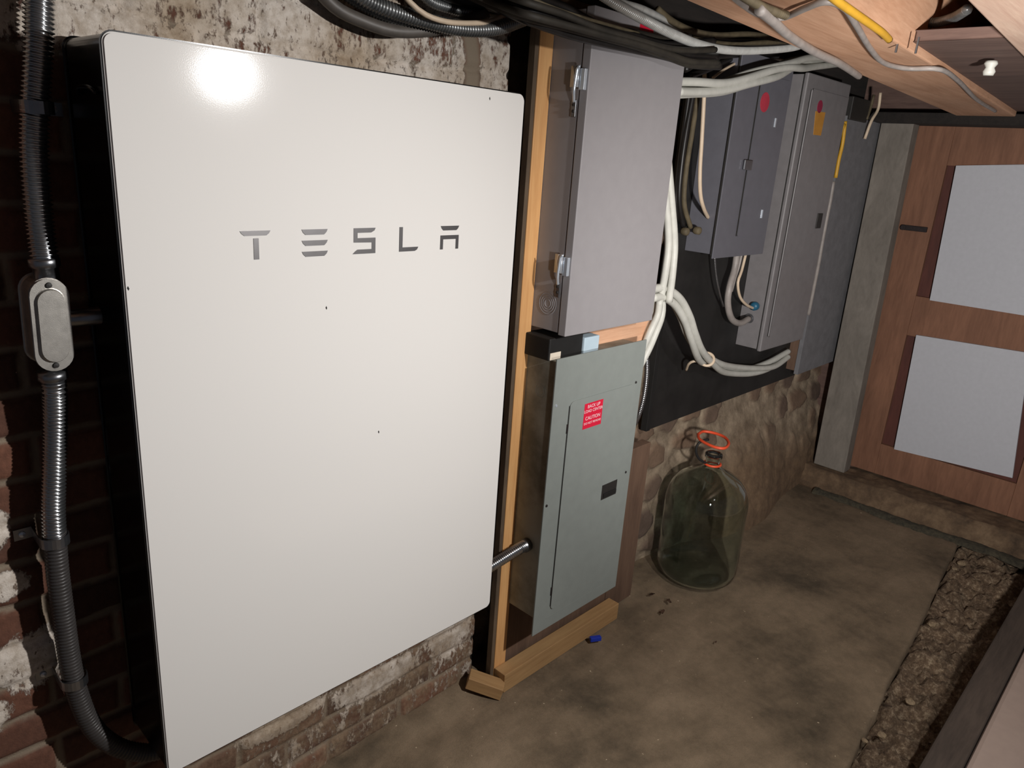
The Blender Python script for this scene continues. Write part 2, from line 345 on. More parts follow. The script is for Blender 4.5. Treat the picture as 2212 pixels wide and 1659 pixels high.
# far end wall with the door
XD = 3.20
MB().box(XD+.04, XD+.10, -2.1, .45, -.02, 1.96).build('wall_back', M['soffit']); tag(bpy.data.objects['wall_back'], kind='structure')
d = thing('door_1', None, None, (XD, .02, .09)); tag(d, kind='structure')
zl = lambda v: v+1.53
dx0, dx1 = XD, XD+.035
y0d, y1d = .02, -.80
MB().box(dx0, dx1, -.12, .02, .095, zl(.125)).build('stile', M['door'], d, bevel=.002)
MB().box(dx0, dx1, -.80, -.665, .095, zl(.125)).build('stile', M['door'], d, bevel=.002)
MB().box(dx0, dx1, -.665, -.12, zl(-.035), zl(.125)).build('rail', M['door'], d, bevel=.002)
MB().box(dx0, dx1, -.665, -.12, zl(-.762), zl(-.585)).build('rail', M['door'], d, bevel=.002)
MB().box(dx0, dx1, -.665, -.12, .095, zl(-1.285)).build('rail', M['door'], d, bevel=.002)
MB().box(dx0+.018, dx1, -.665, -.12, zl(-.585), zl(-.035)).build('panel', M['doordark'], d)
MB().box(dx0+.018, dx1, -.665, -.12, zl(-1.285), zl(-.762)).build('panel', M['doordark'], d)
mb = MB(); mb.box(dx0-.012, dx0, -.105, 0.0, zl(-.312), zl(-.290)); mb.lathe([(0, 0), (.012, 0), (.012, .016), (0, .016)], (dx0-.001, -.01, zl(-.301)), 12, (-1, 0, 0)); mb.build('latch', M['iron'], d, bevel=.002)
for nm, pts, lab in (('foam_panel', [(2067, 358), (2320, 354), (2270, 690), (2010, 648)], 'light grey insulation sheet filling the upper door panel'),
                     ('foam_panel', [(1981, 723), (2226, 762), (2188, 1031), (1933, 969)], 'light grey insulation sheet filling the lower door panel')):
    poly = [(P(px, py, 0, XD-.002)[1], P(px, py, 0, XD-.002)[2]) for px, py in pts]
    o = MB().prism(poly, 0, XD-.014, XD-.001).build(nm, M['foam']); tag(o, lab, 'insulation sheet', 'insulation sheets on the door')
# leaning painted post beside the door
b0 = P(1757, 1003, 0, 3.10); b1 = P(1826, 1008, 0, 3.10); t0 = P(1903, 268, 0, 3.10); t1 = P(1975, 262, 0, 3.10)
v = []
for x in (3.10, 3.175):
    v += [(x, b0[1], .085), (x, b1[1], .085), (x, t1[1], t1[2]+.02), (x, t0[1], t0[2]+.02)]
o = link('door_post', v, [(0, 1, 2, 3), (7, 6, 5, 4), (0, 4, 5, 1), (1, 5, 6, 2), (2, 6, 7, 3), (3, 7, 4, 0)], M['post'], bevel=.003); o.name = 'trim_2'; tag(o, kind='structure')
# header over the door, ceiling boards, joists
MB().box(3.06, XD+.04, -2.1, .30, zl(.118), zl(.16)).build('trim_3', M['darkwood'], bevel=.003); tag(bpy.data.objects['trim_3'], kind='structure')
mb = MB()
for i in range(22):
    a = -1.6+i*.235; mb.box(a, a+.228, -2.2, .5, zl(.40)+.003*random.random(), zl(.425))
mb.build('ceiling', M['darkwood']); tag(bpy.data.objects['ceiling'], kind='structure')
def joist(name, near, far, z0, z1, mat, label):
    (xa, ya0, ya1), (xb, yb0, yb1) = near, far
    v = [(xa, ya0, z0), (xa, ya1, z0), (xb, yb1, z0), (xb, yb0, z0), (xa, ya0, z1), (xa, ya1, z1), (xb, yb1, z1), (xb, yb0, z1)]
    o = link(name, v, [(0, 1, 2, 3), (7, 6, 5, 4), (0, 4, 5, 1), (1, 5, 6, 2), (2, 6, 7, 3), (3, 7, 4, 0)], mat, bevel=.004)
    return tag(o, label, 'joist')
joist('timber_joist', (-.9, -.424, -.64), (3.06, -.147, -.35), zl(.15), zl(.395), M['beam'], 'wide brown timber joist overhead with grey cables stapled under it')
joist('timber_joist', (-.9, -.79, -1.0), (3.06, -.56, -.80), zl(.15), zl(.395), M['beampale'], 'pale timber joist in the upper right corner of the view')
o = MB().prism([(1.42, -.472), (1.42, -.652), (3.055, -.558), (3.055, -.353)], 2, zl(.168), zl(.19)).build('floorboard', M['soffit'], bevel=.003); tag(o, 'dull brown board spanning between the two joists near the far door', 'board')
# low kerb beside the dirt
o = MB().box(.7, 3.1, -.918, -.845, -.03, .135).build('low_timber', M['shadewood'], bevel=.006); tag(o, 'low timber in shade-dark colour bordering the dirt at lower right', 'timber')  # shadow of the strip beside the kerb is put into this timber's colour
o = MB().box(.7, 3.1, -1.25, -.920, -.03, .13).build('pale_kerb', M['palepaint'], bevel=.012); tag(o, 'pale painted kerb in the lower right corner behind shade-coloured timber', 'kerb')

o = MB().box(.88, 3.055, .212, .30, zl(.155), zl(.398)).build('trim_4', M['darkwood'], bevel=.003); tag(o, kind='structure')
# ------------------------------------------------------------------ wood frame by the boxes
YB = .113
o = MB().box(.905, .948, .108, .1235, .0, zl(.22)).build('wood_stud', M['pine'], bevel=.0015); tag(o, 'fresh pine stud upright right of the white unit', 'stud')
o = MB().box(.8925, .9045, .110, .128, .0, zl(.21)).build('plywood_strip', M['stripwood'], bevel=.0008); tag(o, 'thin grey-brown plywood strip along the left side of the pine stud', 'strip')
o = MB().box(.905, 1.43, .066, .107, .0, .058).build('bottom_plate', M['pineh'], bevel=.0015); tag(o, 'pine bottom plate on the floor below the grey-green panel', 'timber')
o = MB().box(1.425, 1.575, .116, .150, .0, zl(-.962)).build('wood_post', M['plywood'], bevel=.002); tag(o, 'brown timber post on the floor between the grey-green panel and the carboy', 'post')
o = MB().box(.95, 1.42, .116, .134, .006, zl(.22)).build('plywood_sheet', M['plywood'], bevel=.001); tag(o, 'brown plywood sheet carrying the two grey boxes', 'plywood')
o = MB().box(1.06, 1.42, .066, .114, zl(-.600), zl(-.525)).build('wood_block', M['beam'], bevel=.002); tag(o, 'short brown wood block showing between the two grey boxes', 'wood block')
c = P(1030, 1462, 2, .03); v = []
o = MB().box(-.05, .05, -.022, .022, -.018, .018).build('wood_offcut', M['pineh'], bevel=.002); o.location = (.865, .10, .030); o.rotation_euler = (0, .25, -.9)
tag(o, 'small pine offcut on the floor left of the stud foot', 'offcut')

# ------------------------------------------------------------------ white wall unit
u = thing('battery_unit', 'large white-fronted wall battery with metallic lettering and black sides', 'battery', (.38, .07, zl(-1.15)))
def rrect(x0, x1, z0, z1, r, n=6):
    out = []
    for cx, cz, a0 in ((x1-r, z1-r, 0), (x0+r, z1-r, 90), (x0+r, z0+r, 180), (x1-r, z0+r, 270)):
        for i in range(n+1):
            a = math.radians(a0+90*i/n); out.append((cx+r*math.cos(a), cz+r*math.sin(a)))
    return out
MB().prism(rrect(.0005, .7555, zl(-1.1495), zl(-.001), .014), 1, .0036, .147).build('housing', M['blackgloss'], u, bevel=.003)
o = MB().prism(rrect(0, .757, zl(-1.15), zl(0), .014), 1, 0, .0035).build('front_cover', M['white'], u)
me = o.data; bm = bmesh.new(); bm.from_mesh(me)
ed = [e for e in bm.edges if all(abs(q.co.y) < 1e-5 for q in e.verts)]; bmesh.ops.bevel(bm, geom=ed, offset=.0022, segments=4, affect='EDGES'); bm.to_mesh(me); bm.free()
for p in me.polygons: p.use_smooth = p.area < .01
MB().box(.10, .66, .147, .158, zl(-.9), zl(-.15)).build('wall_bracket', M['blackmat'], u)
mb = MB(); mb.tube(spline([(-.002, .030, zl(-.073)), (-.006, .045, zl(-.066)), (-.006, .085, zl(-.066)), (-.002, .10, zl(-.073))], .004), .0028, 8); mb.build('glint_loop', M['blackgloss'], u, True)  # added glossy loop, shaped to catch the small glints on the black side
# lettering
ZT, ZB = zl(-.2465), zl(-.2895)
def glyph(x0, x1, polys, zt=ZT, zb=ZB):
    mb = MB()
    for poly in polys: mb.prism([(x0+(x1-x0)*a, zb+(zt-zb)*b) for a, b in poly], 1, -.0008, .0004)
    return mb.build('letter', M['emblem'], u)
bar = lambda t, b, s=.14: [(0, t), (s*.35, b+(t-b)*.45), (s, b), (1-s, b), (1-s*.35, b+(t-b)*.45), (1, t)]
H1 = .17
glyph(.166, .215, [bar(1, 1-H1), [(.43, .74), (.60, .74), (.60, 0), (.43, 0)]])
glyph(.268, .315, [bar(1, .80), bar(.595, .40), bar(.19, 0)])
glyph(.365, .409, [[(0, 1), (1, 1), (.95, .9), (.8, .82), (.17, .82), (.17, .615), (0, .45)], [(0, .45), (.17, .615), (1, .615), (.83, .43)], [(1, .615), (1, 0), (.83, .17), (.83, .43)], [(1, 0), (-.05, 0), (.06, .10), (.17, .17), (.83, .17)]])
glyph(.460, .503, [[(0, 1), (.17, 1), (.17, .17), (0, 0)], [(0, 0), (.17, .17), (1, .17), (.94, .06), (.82, 0)]])
glyph(.555, .600, [bar(1, .81), [(0, .60), (1, .60), (.85, .43), (.15, .43)], [(0, .60), (.15, .43), (.15, 0), (0, 0)], [(1, .60), (1, 0), (.85, 0), (.85, .43)]])
for px, py in ((1058, 213), (705, 665), (818, 933), (277, 623)):
    q = P(px, py, 1, -.0003); MB().prism([(q[0]-.0014, q[2]+.0005), (q[0], q[2]+.003), (q[0]+.0014, q[2]-.0005), (q[0]+.0003, q[2]-.003)], 1, -.0006, .0005).build('black_speck', M['blackmat'], u)

# ------------------------------------------------------------------ conduits on the left
def corr(pts, r, pitch=.0048, amp=.13, seg=14):
    p = spline(pts, pitch/4); return MB().tube(p, r, seg, lambda i: r*(1+amp*math.cos(i*PI/2)))
cy = .118
def C(px, py, y=cy): return P(px, py, 1, y)
lb = C(108, 700, .10)
t = thing('conduit_fitting', 'cast metal conduit body with oval cover left of the white unit', 'conduit body', (lb[0], .165, lb[2]))
tp = C(104, 604, .08); bt = C(122, 800, .08); ax = (tp-bt).normalized(); cc = (tp+bt)/2; hl = (tp-bt).length/2; sdx = Vector((ax[2], 0, -ax[0]))
nrm = Vector((0, -1, 0))
def oval(hl, hw, y0, y1, taper=1):
    pts = []; st = hl-hw
    for sgn in (1, -1):
        for i in range(13):
            a = PI*i/12; s = math.cos(a)*hw*(1 if sgn > 0 else -1); h = math.sin(a)*hw*sgn
            pts.append((s, h+st*sgn))
    n = len(pts); mb = MB(); vv = []
    for y, k_ in ((y0, taper), (y1, 1)):
        for s, h in pts: q = cc+sdx*s*k_+ax*h*(1-(1-k_)*.4); vv.append((q[0], y, q[2]))
    return mb.add(vv, [tuple(range(n)), tuple(range(2*n-1, n-1, -1))]+[(i, (i+1) % n, n+(i+1) % n, n+i) for i in range(n)])
hw = (C(147, 690, .08)-C(66, 700, .08)).length/2
oval(hl*.98, hw*.92, .086, .136).build('body', M['cast'], t, bevel=.003)
cov = oval(hl, hw, .080, .0855).build('cover', M['cast'], t, bevel=.001)
oval(hl*.80, hw*.74, .0745, .0800, .88).build('raised_face', M['cast'], cov, bevel=.0015)
for sg in (1, -1):
    q = cc+ax*hl*.88*sg; sc = MB().lathe([(0, 0), (.0042, 0), (.0036, .003), (0, .0035)], (q[0], .0803, q[2]), 14, (0, -1, 0)).build('screw', M['darkmetal'], cov)
mb = MB(); q = P(150, 688, 1, .115); mb.lathe([(.013, 0), (.013, .055), (.019, .055), (.019, .066), (.012, .066), (.012, .08)], (q[0]-.01, .115, q[2]), 18, (1, 0, 0)); mb.build('side_nipple', M['galv'], t, True)
# upper flexible conduit
upn = C(98, 585, .11)
t = thing('flexible_conduit', 'flexible metal conduit rising from the conduit body to the ceiling', 'conduit', tuple(upn))
pts = [C(84, -60), C(84, 20), C(82, 120), C(76, 230), C(74, 320), C(80, 420), C(88, 500), C(96, 560, .11)]
corr(pts, .0165, .0058).build('hose', M['alum'], t, True)
mb = MB(); d0 = (C(102, 606, .108)-C(94, 560, .108)); mb.lathe([(.0, 0), (.0175, 0), (.0195, .002), (.0195, .012), (.016, .014), (.016, d0.length)], C(94, 556, .108), 20, d0); mb.build('connector', M['galv'], t, True)
# lower conduit
t = thing('flexible_conduit', 'flexible metal conduit dropping from the conduit body and curving under the white unit', 'conduit', tuple(C(118, 812, .108)))
pts = [C(114, 812, .108), C(118, 850, .11), C(119, 930), C(117, 1020), C(115, 1100), C(118, 1160)]
corr(pts, .0150, .0058).build('hose', M['alum'], t, True)
pts = [C(118, 1150), C(124, 1230), C(137, 1330), C(150, 1420), C(168, 1500), C(200, 1570, .115), C(250, 1612, .11), C(310, 1626, .10), C(360, 1618, .09)]
corr(pts, .0155, .0058, .05).build('lower_hose', M['greypvc'], t, True)
mb = MB(); mb.lathe([(0, 0), (.019, 0), (.0195, .012), (.016, .014), (.0155, .024)], C(112, 800, .108), 20, C(120, 850, .11)-C(112, 800, .108)); mb.build('connector', M['galv'], t, True)
def strap(px, py, side, label, yw=.166):
    c = C(px, py); t = thing('conduit_strap', label, 'strap', (c[0], yw, c[2]), 'conduit straps on the brick wall')
    mb = MB(); pts = [Vector((c[0]+.0185*math.cos(a), c[1]-.0185*math.sin(a)*1.0, c[2])) for a in np.linspace(0, PI, 12)]
    pts = [Vector((c[0]+.0185, yw-.001, c[2]))]+pts+[Vector((c[0]-.0185, yw-.001, c[2]))]
    vv = []
    for p in pts:
        for dz in (-.008, .008):
            vv += [p+Vector((0, 0, dz))]
    for p in pts:
        q = Vector((c[0], p[1], c[2])); k_ = (p-Vector((c[0], c[1], c[2]))).normalized()*.0015
        for dz in (-.008, .008): vv += [p+k_+Vector((0, 0, dz))]
    n = len(pts); ff = []
    for i in range(n-1):
        ff += [(2*i, 2*i+1, 2*i+3, 2*i+2), (2*n+2*i, 2*n+2*i+2, 2*n+2*i+3, 2*n+2*i+1), (2*i, 2*i+2, 2*n+2*i+2, 2*n+2*i), (2*i+1, 2*n+2*i+1, 2*n+2*i+3, 2*i+3)]
    mb.add(vv, ff); xf = sorted([c[0]+side*.0185, c[0]+side*.043]); mb.box(xf[0], xf[1], yw-.0025, yw-.0005, c[2]-.009, c[2]+.009)
    mb.build('band', M['galv'], t)
    MB().lathe([(0, 0), (.005, 0), (.0045, .003), (0, .004)], (c[0]+side*.032, yw-.002, c[2]), 12, (0, -1, 0)).build('screw', M['zinc'], t)
strap(80, 232, 1, 'metal strap clamping the upper conduit above the conduit body')
strap(118, 1165, -1, 'metal strap with screw at the middle of the lower conduit')
strap(160, 1468, -1, 'small metal strap low on the conduit near its bend')

# ------------------------------------------------------------------ upper grey box
t = thing('electrical_box', 'tall light grey metal box with two side latches, above the grey-green panel', 'electrical box', (1.13, YB, zl(-.508)))
UX0, UX1, UZ0, UZ1 = .946, 1.306, zl(-.508), zl(.19)
MB().box(UX0+.003, UX1-.003, .026, YB, UZ0+.004, UZ1-.004).build('enclosure', M['boxgrey'], t, bevel=.0015)
MB().box(UX0, UX1, 0, .022, UZ0, UZ1).build('cover', M['boxgrey'], t, bevel=.0018)
MB().box(UX0+.006, UX1-.006, .021, .027, UZ0+.006, UZ1-.006).build('seam', M['darkmetal'], t)
def latch(z, flip, lid):
    mb = MB(); x = UX0
    mb.box(x-.010, x-.001, .004, .018, z-.021, z+.021)       # keeper on the cover
    o = mb.build('latch', M['zinc'], t, bevel=.001); 
    mb = MB(); mb.tube(spline([(x-.012, .016, z+.024), (x-.014, .022, z+.020), (x-.014, .026, z-.020), (x-.008, .030, z-.036), (x-.003, .033, z-.044)], .003), .0034, 8)
    mb.box(x-.0145, x-.0115, .017, .038, z-.016, z+.026)
    mb.build('latch_arm', M['zinc'], o, True)
    mb = MB(); mb.box(x-.002, x+.001, .028, .040, z-.075, z-.040); mb.build('latch_base', M['galv'], o, bevel=.001)
    for dz in (-.050, -.063): MB().lathe([(0, 0), (.0035, 0), (.003, .002), (0, .0025)], (x-.002, .034, z+dz), 10, (-1, 0, 0)).build('rivet', M['darkmetal'], o)
latch(P(1262, 172, 0, UX0)[2], 0, 0); latch(P(1222, 575, 0, UX0)[2], 0, 0)
def torus(c, R, r, axis=0, seg=36, s2=8):
    pts = []
    for i in range(seg+1):
        a = 2*PI*i/seg; pts.append(Vector(c)+(Vector((0, math.cos(a)*R, math.sin(a)*R)) if axis == 0 else Vector((math.cos(a)*R, 0, math.sin(a)*R)) if axis == 1 else Vector((math.cos(a)*R, math.sin(a)*R, 0))))
    return pts
kz = P(1183, 655, 0, UX0+.003)
mb = MB()
for R in (.009, .0145, .020, .026): mb.tube(torus((UX0+.003, kz[1], kz[2]), R, .0006), .0013, 6, caps=False)
mb.build('knockout', M['boxgrey'], t, True)
q = P(1400, 60, 1, -.001); MB().box(q[0]-.03, q[0]+.022, -.0012, 0, q[2]-.022, q[2]+.012).build('label', M['red'], t)

# ------------------------------------------------------------------ lower grey-green panel
t = thing('breaker_panel', 'grey-green breaker panel with red label, below the light grey box', 'breaker panel', (1.11, YB, zl(-1.31)))
LX0, LX1, LZ0, LZ1 = .925, 1.292, zl(-1.318), zl(-.559)
mb = MB(); mb.box(LX0+.018, LX1-.012, .003, YB, LZ0+.04, LZ1-.012); mb.build('enclosure', M['boxside'], t, bevel=.0015)
MB().box(LX0, LX1, -.001, .003, LZ0, LZ1).build('cover', M['boxgreen'], t, bevel=.0008)
dz1, dz0, dx_0, dx_1 = zl(-.676), zl(-1.262), .988, 1.252
dr = MB().prism(rrect(dx_0, dx_1, dz0, dz1, .012, 4), 1, -.0042, -.0012).build('door', M['boxgreen'], t, bevel=.0008)
MB().box(dx_0-.0022, dx_0+.0008, -.0020, -.0008, dz0+.01, dz1-.01).build('door_gap', M['darkmetal'], t)
for z in (zl(-.745), zl(-1.205)): MB().box(dx_0-.005, dx_0+.001, -.0035, -.0008, z-.012, z+.012).build('hinge', M['iron'], t, bevel=.0006)
hz = zl(-.970); hx = 1.193
hd = MB().box(hx-.034, hx+.034, -.0052, -.0040, hz-.022, hz+.022).build('handle', M['darkmetal'], dr, bevel=.0006)
MB().box(hx-.026, hx+.030, -.0085, -.0050, hz-.016, hz-.004).build('thumb_slide', M['blackmat'], dr, bevel=.0008)
for px, py, mt in ((1202, 877, 'zinc'), (1374, 826, 'darkmetal'), (1181, 1093, 'iron'), (1352, 1020, 'darkmetal')):
    q = P(px, py, 1, -.002); MB().lathe([(0, 0), (.0038, 0), (.003, .002), (0, .0025)], (q[0], -.001, q[2]), 12, (0, -1, 0)).build('screw', M[mt], t)
lx0, lx1, lz0, lz1 = 1.044, 1.119, zl(-.760), zl(-.692)
lab = MB().box(lx0, lx1, -.0050, -.0042, lz0, lz1).build('label', M['red'], dr)
lm = (lx0+lx1)/2
# the label's lettering is one mesh lying on the label
def textmesh(items, y, mat, parent, name='lettering'):
    bm = bmesh.new()
    for s, x, z, size in items:
        cu = bpy.data.curves.new('t', 'FONT'); cu.body = s; cu.size = size; cu.align_x = 'CENTER'; cu.align_y = 'CENTER'; cu.extrude = .0001
        ob = bpy.data.objects.new('t', cu); COL.objects.link(ob); bpy.context.view_layer.update()
        me = bpy.data.meshes.new_from_object(ob.evaluated_get(bpy.context.evaluated_depsgraph_get())); bpy.data.objects.remove(ob)
        me.transform(Matrix.Translation((x, y, z)) @ Matrix.Rotation(PI/2, 4, 'X')); bm.from_mesh(me)
    me = bpy.data.meshes.new(name); bm.to_mesh(me); me.materials.append(mat); o = bpy.data.objects.new(name, me); COL.objects.link(o)
    o.parent = parent; o.matrix_parent_inverse = Matrix.Translation(-parent.location); return o
h = lz1-lz0
textmesh([('BACK UP', lm, lz1-h*.14, .0125), ('LOAD CENTER', lm, lz1-h*.32, .0112), ('CAUTION', lm, lz1-h*.60, .0135), ('DO NOT REMOVE', lm, lz1-h*.80, .0085)], -.0052, M['ink'], lab)
kn = LX0+.018
mb = MB(); 
for R in (.010, .016): mb.tube(torus((kn, .058, zl(-.655)), R, .0006), .0008, 6, caps=False)
mb.build('knockout', M['boxside'], t, True)
MB().box(LX0+.05, LX1-.05, -.0014, .0, zl(-1.287), zl(-1.283)).build('crease', M['boxgreen'], t)

# small modules between the boxes
t = thing('junction_module', 'small black module with off-white sticker between the two grey boxes', 'module', (.99, .05, zl(-.575)))
MB().box(.930, 1.055, .030, .112, zl(-.572), zl(-.518)).build('case', M['blackmat'], t, bevel=.003)
MB().box(.934, .972, .0288, .0302, zl(-.570), zl(-.553)).build('sticker', M['sticker'], t)
o = MB().box(1.056, 1.116, .025, .060, zl(-.577), zl(-.530)).build('plastic_box', M['paleplastic'], bevel=.003); tag(o, 'pale blue plastic block beside the black module between the grey boxes', 'plastic block')

# ------------------------------------------------------------------ dark backboard and its panels
BY = .205
bl = P(1397, 930, 1, BY); br = P(1716, 812, 1, BY)
t = thing('backboard', 'black-painted plywood board on the stone wall behind the grey subpanels', 'board', (bl[0], BY+.02, bl[2]))
MB().box(bl[0]+.01, 2.86, BY, BY+.018, bl[2], zl(.15)).build('board', M['backboard'], t, bevel=.001)
MB().box(bl[0]-.012, bl[0]+.010, BY-.006, BY+.018, bl[2], zl(.15)).build('edge_strip', M['blackmat'], t, bevel=.001)
# middle panel
t = thing('subpanel', 'dark grey subpanel with round red sticker on the black board', 'electrical panel', (1.93, BY, zl(-.37)))
sx0, sx1, sz0, sz1, sy = 1.76, 2.105, zl(-.382), zl(.22), .10
MB().box(sx0+.006, sx1-.006, sy+.003, BY, sz0+.012, sz1-.01).build('enclosure', M['subgrey'], t, bevel=.002)
MB().box(sx0, sx1, sy-.001, sy+.003, sz0, sz1).build('cover', M['subgrey'], t, bevel=.001)
MB().box(sx0-.001, sx0+.003, sy+.003, sy+.0075, sz0+.01, sz1).build('cover_gap', M['darkmetal'], t)
dr = MB().prism(rrect(1.893, 2.085, zl(-.315), zl(.17), .006, 3), 1, sy-.006, sy-.001).build('door', M['subgrey'], t, bevel=.001)
MB().box(1.888, 1.893, sy-.0035, sy-.001, zl(-.315), zl(.17)).build('door_gap', M['darkmetal'], t)
q = P(1613, 358, 1, sy-.006); MB().box(q[0]-.022, q[0]+.026, sy-.012, sy-.005, q[2]-.013, q[2]+.018).build('handle', M['galv'], dr, bevel=.002)
q = P(1652, 221, 1, sy-.006); MB().lathe([(0, 0), (.029, 0), (.029, .001), (0, .001)], (q[0], sy-.006, q[2]), 28, (0, -1, 0)).build('label', M['redfade'], dr)
for px, py in ((1674, 265), (1645, 462)):
    q = P(px, py, 1, sy-.006); MB().box(q[0]-.004, q[0]+.004, sy-.009, sy-.005, q[2]-.014, q[2]+.014).build('door_clip', M['zinc'], dr, bevel=.001)
# right panel
t = thing('main_panel', 'tall grey service panel with orange label, right of the red-stickered subpanel', 'electrical panel', (2.4, BY, zl(-.75)))
px0, px1, pz0, pz1, py_ = 2.225, 2.60, zl(-.752), zl(.215), .10
MB().box(px0+.004, px1-.004, py_+.018, BY, pz0+.006, pz1-.004).build('enclosure', M['subgrey2'], t, bevel=.002)
MB().box(px0, px1, py_, py_+.015, pz0, pz1).build('cover', M['subgrey2'], t, bevel=.004)
MB().box(px0+.003, px1-.003, py_+.0148, py_+.0185, pz0+.004, pz1-.004).build('cover_gap', M['darkmetal'], t)
fr = MB(); a0, a1, b0_, b1_ = px0+.045, px1-.02, pz0+.055, pz1-.05
fr = MB().prism([(a0, b0_), (a1, b0_), (a1, b1_), (a0, b1_)], 1, py_-.006, py_+.001).build('door', M['subgrey2'], t, bevel=.0045)
MB().box(a0-.010, a0-.006, py_-.001, py_+.001, b0_, b1_).build('door_gap', M['darkmetal'], t)
c4 = [P(px, py, 1, py_-.0065) for px, py in ((1762, 240), (1783, 243), (1773, 293), (1757, 291))]
MB().prism([(p[0], p[2]) for p in c4], 1, py_-.0070, py_-.0058).build('warning_label', M['orange'], fr)
q = P(1771, 233, 1, py_-.007); MB().lathe([(0, 0), (.021, 0), (.021, .001), (0, .001)], (q[0], py_-.006, q[2]+.004), 20, (0, -1, 0)).build('label', M['maroon'], fr)
q = P(1769, 477, 1, py_-.007); MB().box(q[0]-.022, q[0]+.022, py_-.010, py_-.005, q[2]-.028, q[2]+.028).build('handle', M['darkmetal'], fr, bevel=.002)
for px, py in ((1747, 251), (1709, 478), (1672, 690)):
    q = P(px, py, 1, py_); MB().lathe([(0, 0), (.006, 0), (.005, .003), (0, .0035)], (q[0], py_-.0005, q[2]), 12, (0, -1, 0)).build('screw', M['galv'], t)
# grey board beyond
gl = P(1722, 812, 1, .150)
t = thing('grey_board', 'tall grey painted board between the service panel and the door post', 'board', (2.85, .2, gl[2]))
MB().box(gl[0], 3.195, .150, .168, gl[2]+.005, zl(.12)).build('board', M['boardgrey'], t, bevel=.001)
MB().box(gl[0]+.0, gl[0]+.035, .169, .226, gl[2]+.02, zl(.12)).build('batten', M['plywood'], t)
MB().box(2.99, 3.03, .169, .226, gl[2]+.02, zl(.12)).build('batten', M['plywood'], t)

# ------------------------------------------------------------------ cables
def cable(name, label, cat, pts, r, mat, group=None, arm=False, seg=9, amp=.14, pitch=None):
    """pts: (px, py, y-depth); the thing hangs from its first point"""
    w_ = [P(px, py, 1, y) for px, py, y in pts]
    if arm:
        p = spline(w_, (pitch or .0056)/4); mb = MB().tube(p, r, seg, lambda i: r*(1+amp*math.cos(i*PI/2)))
    else: mb = MB().tube(spline(w_, .012), r, seg)
    o = mb.build(name, M[mat], None, True); return tag(o, label, cat, group)
G0 = 'cables along the top of the brick wall'
cable('armoured_cable', 'thick ribbed grey cable sagging across the top of the brick wall', 'cable', [(735, -45, .10), (790, -2, .09), (850, 24, .08), (925, 46, .07), (1000, 62, .06), (1070, 61, .05), (1120, 45, .05), (1160, 28, .05)], .0125, 'bxgrey', G0, True)
cable('metal_conduit', 'dark dull cable sagging lowest over the white unit', 'cable', [(660, -55, .13), (720, 12, .13), (780, 44, .12), (850, 66, .11), (920, 66, .10), (985, 52, .09), (1050, 32, .08)], .0115, 'darkcable', G0)
cable('armoured_cable', 'ribbed dark cable just above the sagging thick grey one', 'cable', [(700, -52, .12), (770, 4, .12), (840, 38, .11), (900, 52, .10), (960, 60, .09), (1020, 58, .08)], .0095, 'bxgrey', G0, True)
cable('cable', 'cream cable looping down over the ribbed cables above the white unit', 'cable', [(850, -40, .05), (885, 4, .045), (920, 32, .04), (965, 47, .035), (1015, 50, .04), (1060, 46, .05), (1100, 30, .06)], .0048, 'creamcable', G0)
cable('armoured_cable', 'short pale ribbed cable behind the cream one at the top edge', 'cable', [(900, -30, .10), (930, 2, .10), (975, 18, .10), (1025, 30, .10), (1075, 34, .10), (1130, 20, .10)], .0095, 'bxgrey', G0, True)
for i, (dy, dd, r) in enumerate(((-38, .12, .012), (-26, .10, .010), (-12, .085, .012), (-2, .11, .009))):
    cable('black_cable', ['highest', 'second highest', 'lower', 'lowest'][i]+' black cable of the bunch at the top edge above the cream loop', 'cable',
          [(880+i*20, -60, dd), (960, -8+dy*.5, dd), (1040, 14+dy*.6, dd), (1110, 30+dy*.5, dd), (1180, 45+dy*.4, dd-.04)], r, 'blackcable', 'black cables at the top edge')
G1 = 'dark bundle crossing the light grey box'
offs = [(-34, .010, -.004), (-24, .010, .012), (-13, .011, -.004), (-3, .010, .014), (8, .011, -.002), (18, .010, .014), (-19, .008, -.026), (3, .008, -.027)]
base = [(980, -36), (1060, 0), (1140, 30), (1220, 52), (1300, 74), (1375, 92), (1440, 112), (1490, 128), (1550, 132)]
for i, (o_, r, dd) in enumerate(offs):
    f = lambda j: 1+.35*math.sin(i*2.1+j*.9)-(.25 if 3 < j < 7 else 0)
    cable('black_cable', ['topmost', 'second from the top', 'middle', 'fifth from the top', 'second lowest', 'lowest', 'sooty front upper', 'sooty front lower'][i]+' cable of the dark bundle crossing the light grey box top', 'cable',
          [(x+o_*.25, y+o_*f(j), (-.055+dd) if j > 1 else .03+dd) for j, (x, y) in enumerate(base)], r*.82, 'sootcable' if i in (1, 4, 6, 7) else 'blackcable', G1)
cable('cable', 'thin yellowish cable lying along the dark bundle left of the grey box', 'cable', [(1120, -22, -.07), (1160, 2, -.075), (1210, 22, -.078), (1260, 38, -.078), (1320, 55, -.07), (1380, 72, -.06)], .0032, 'olivecable')
cable('armoured_cable', 'bright ribbed cable crossing in front of the dark bundle toward the joist', 'cable',
      [(1235, -62, -.09), (1290, -18, -.09), (1340, 14, -.09), (1395, 44, -.088), (1450, 72, -.08), (1510, 96, -.07), (1570, 108, -.05), (1640, 109, -.03), (1720, 101, -.02), (1760, 80, .02)], .0092, 'bxbright', None, True, amp=.12)
cable('armoured_cable', 'short bright ribbed cable peeking behind the long bright one', 'cable', [(1290, -20, .0), (1340, 6, .0), (1385, 20, .01), (1430, 42, .05), (1470, 70, .10)], .008, 'bxbright', None, True)
G2 = 'old cables in the dark gap beside the joist'
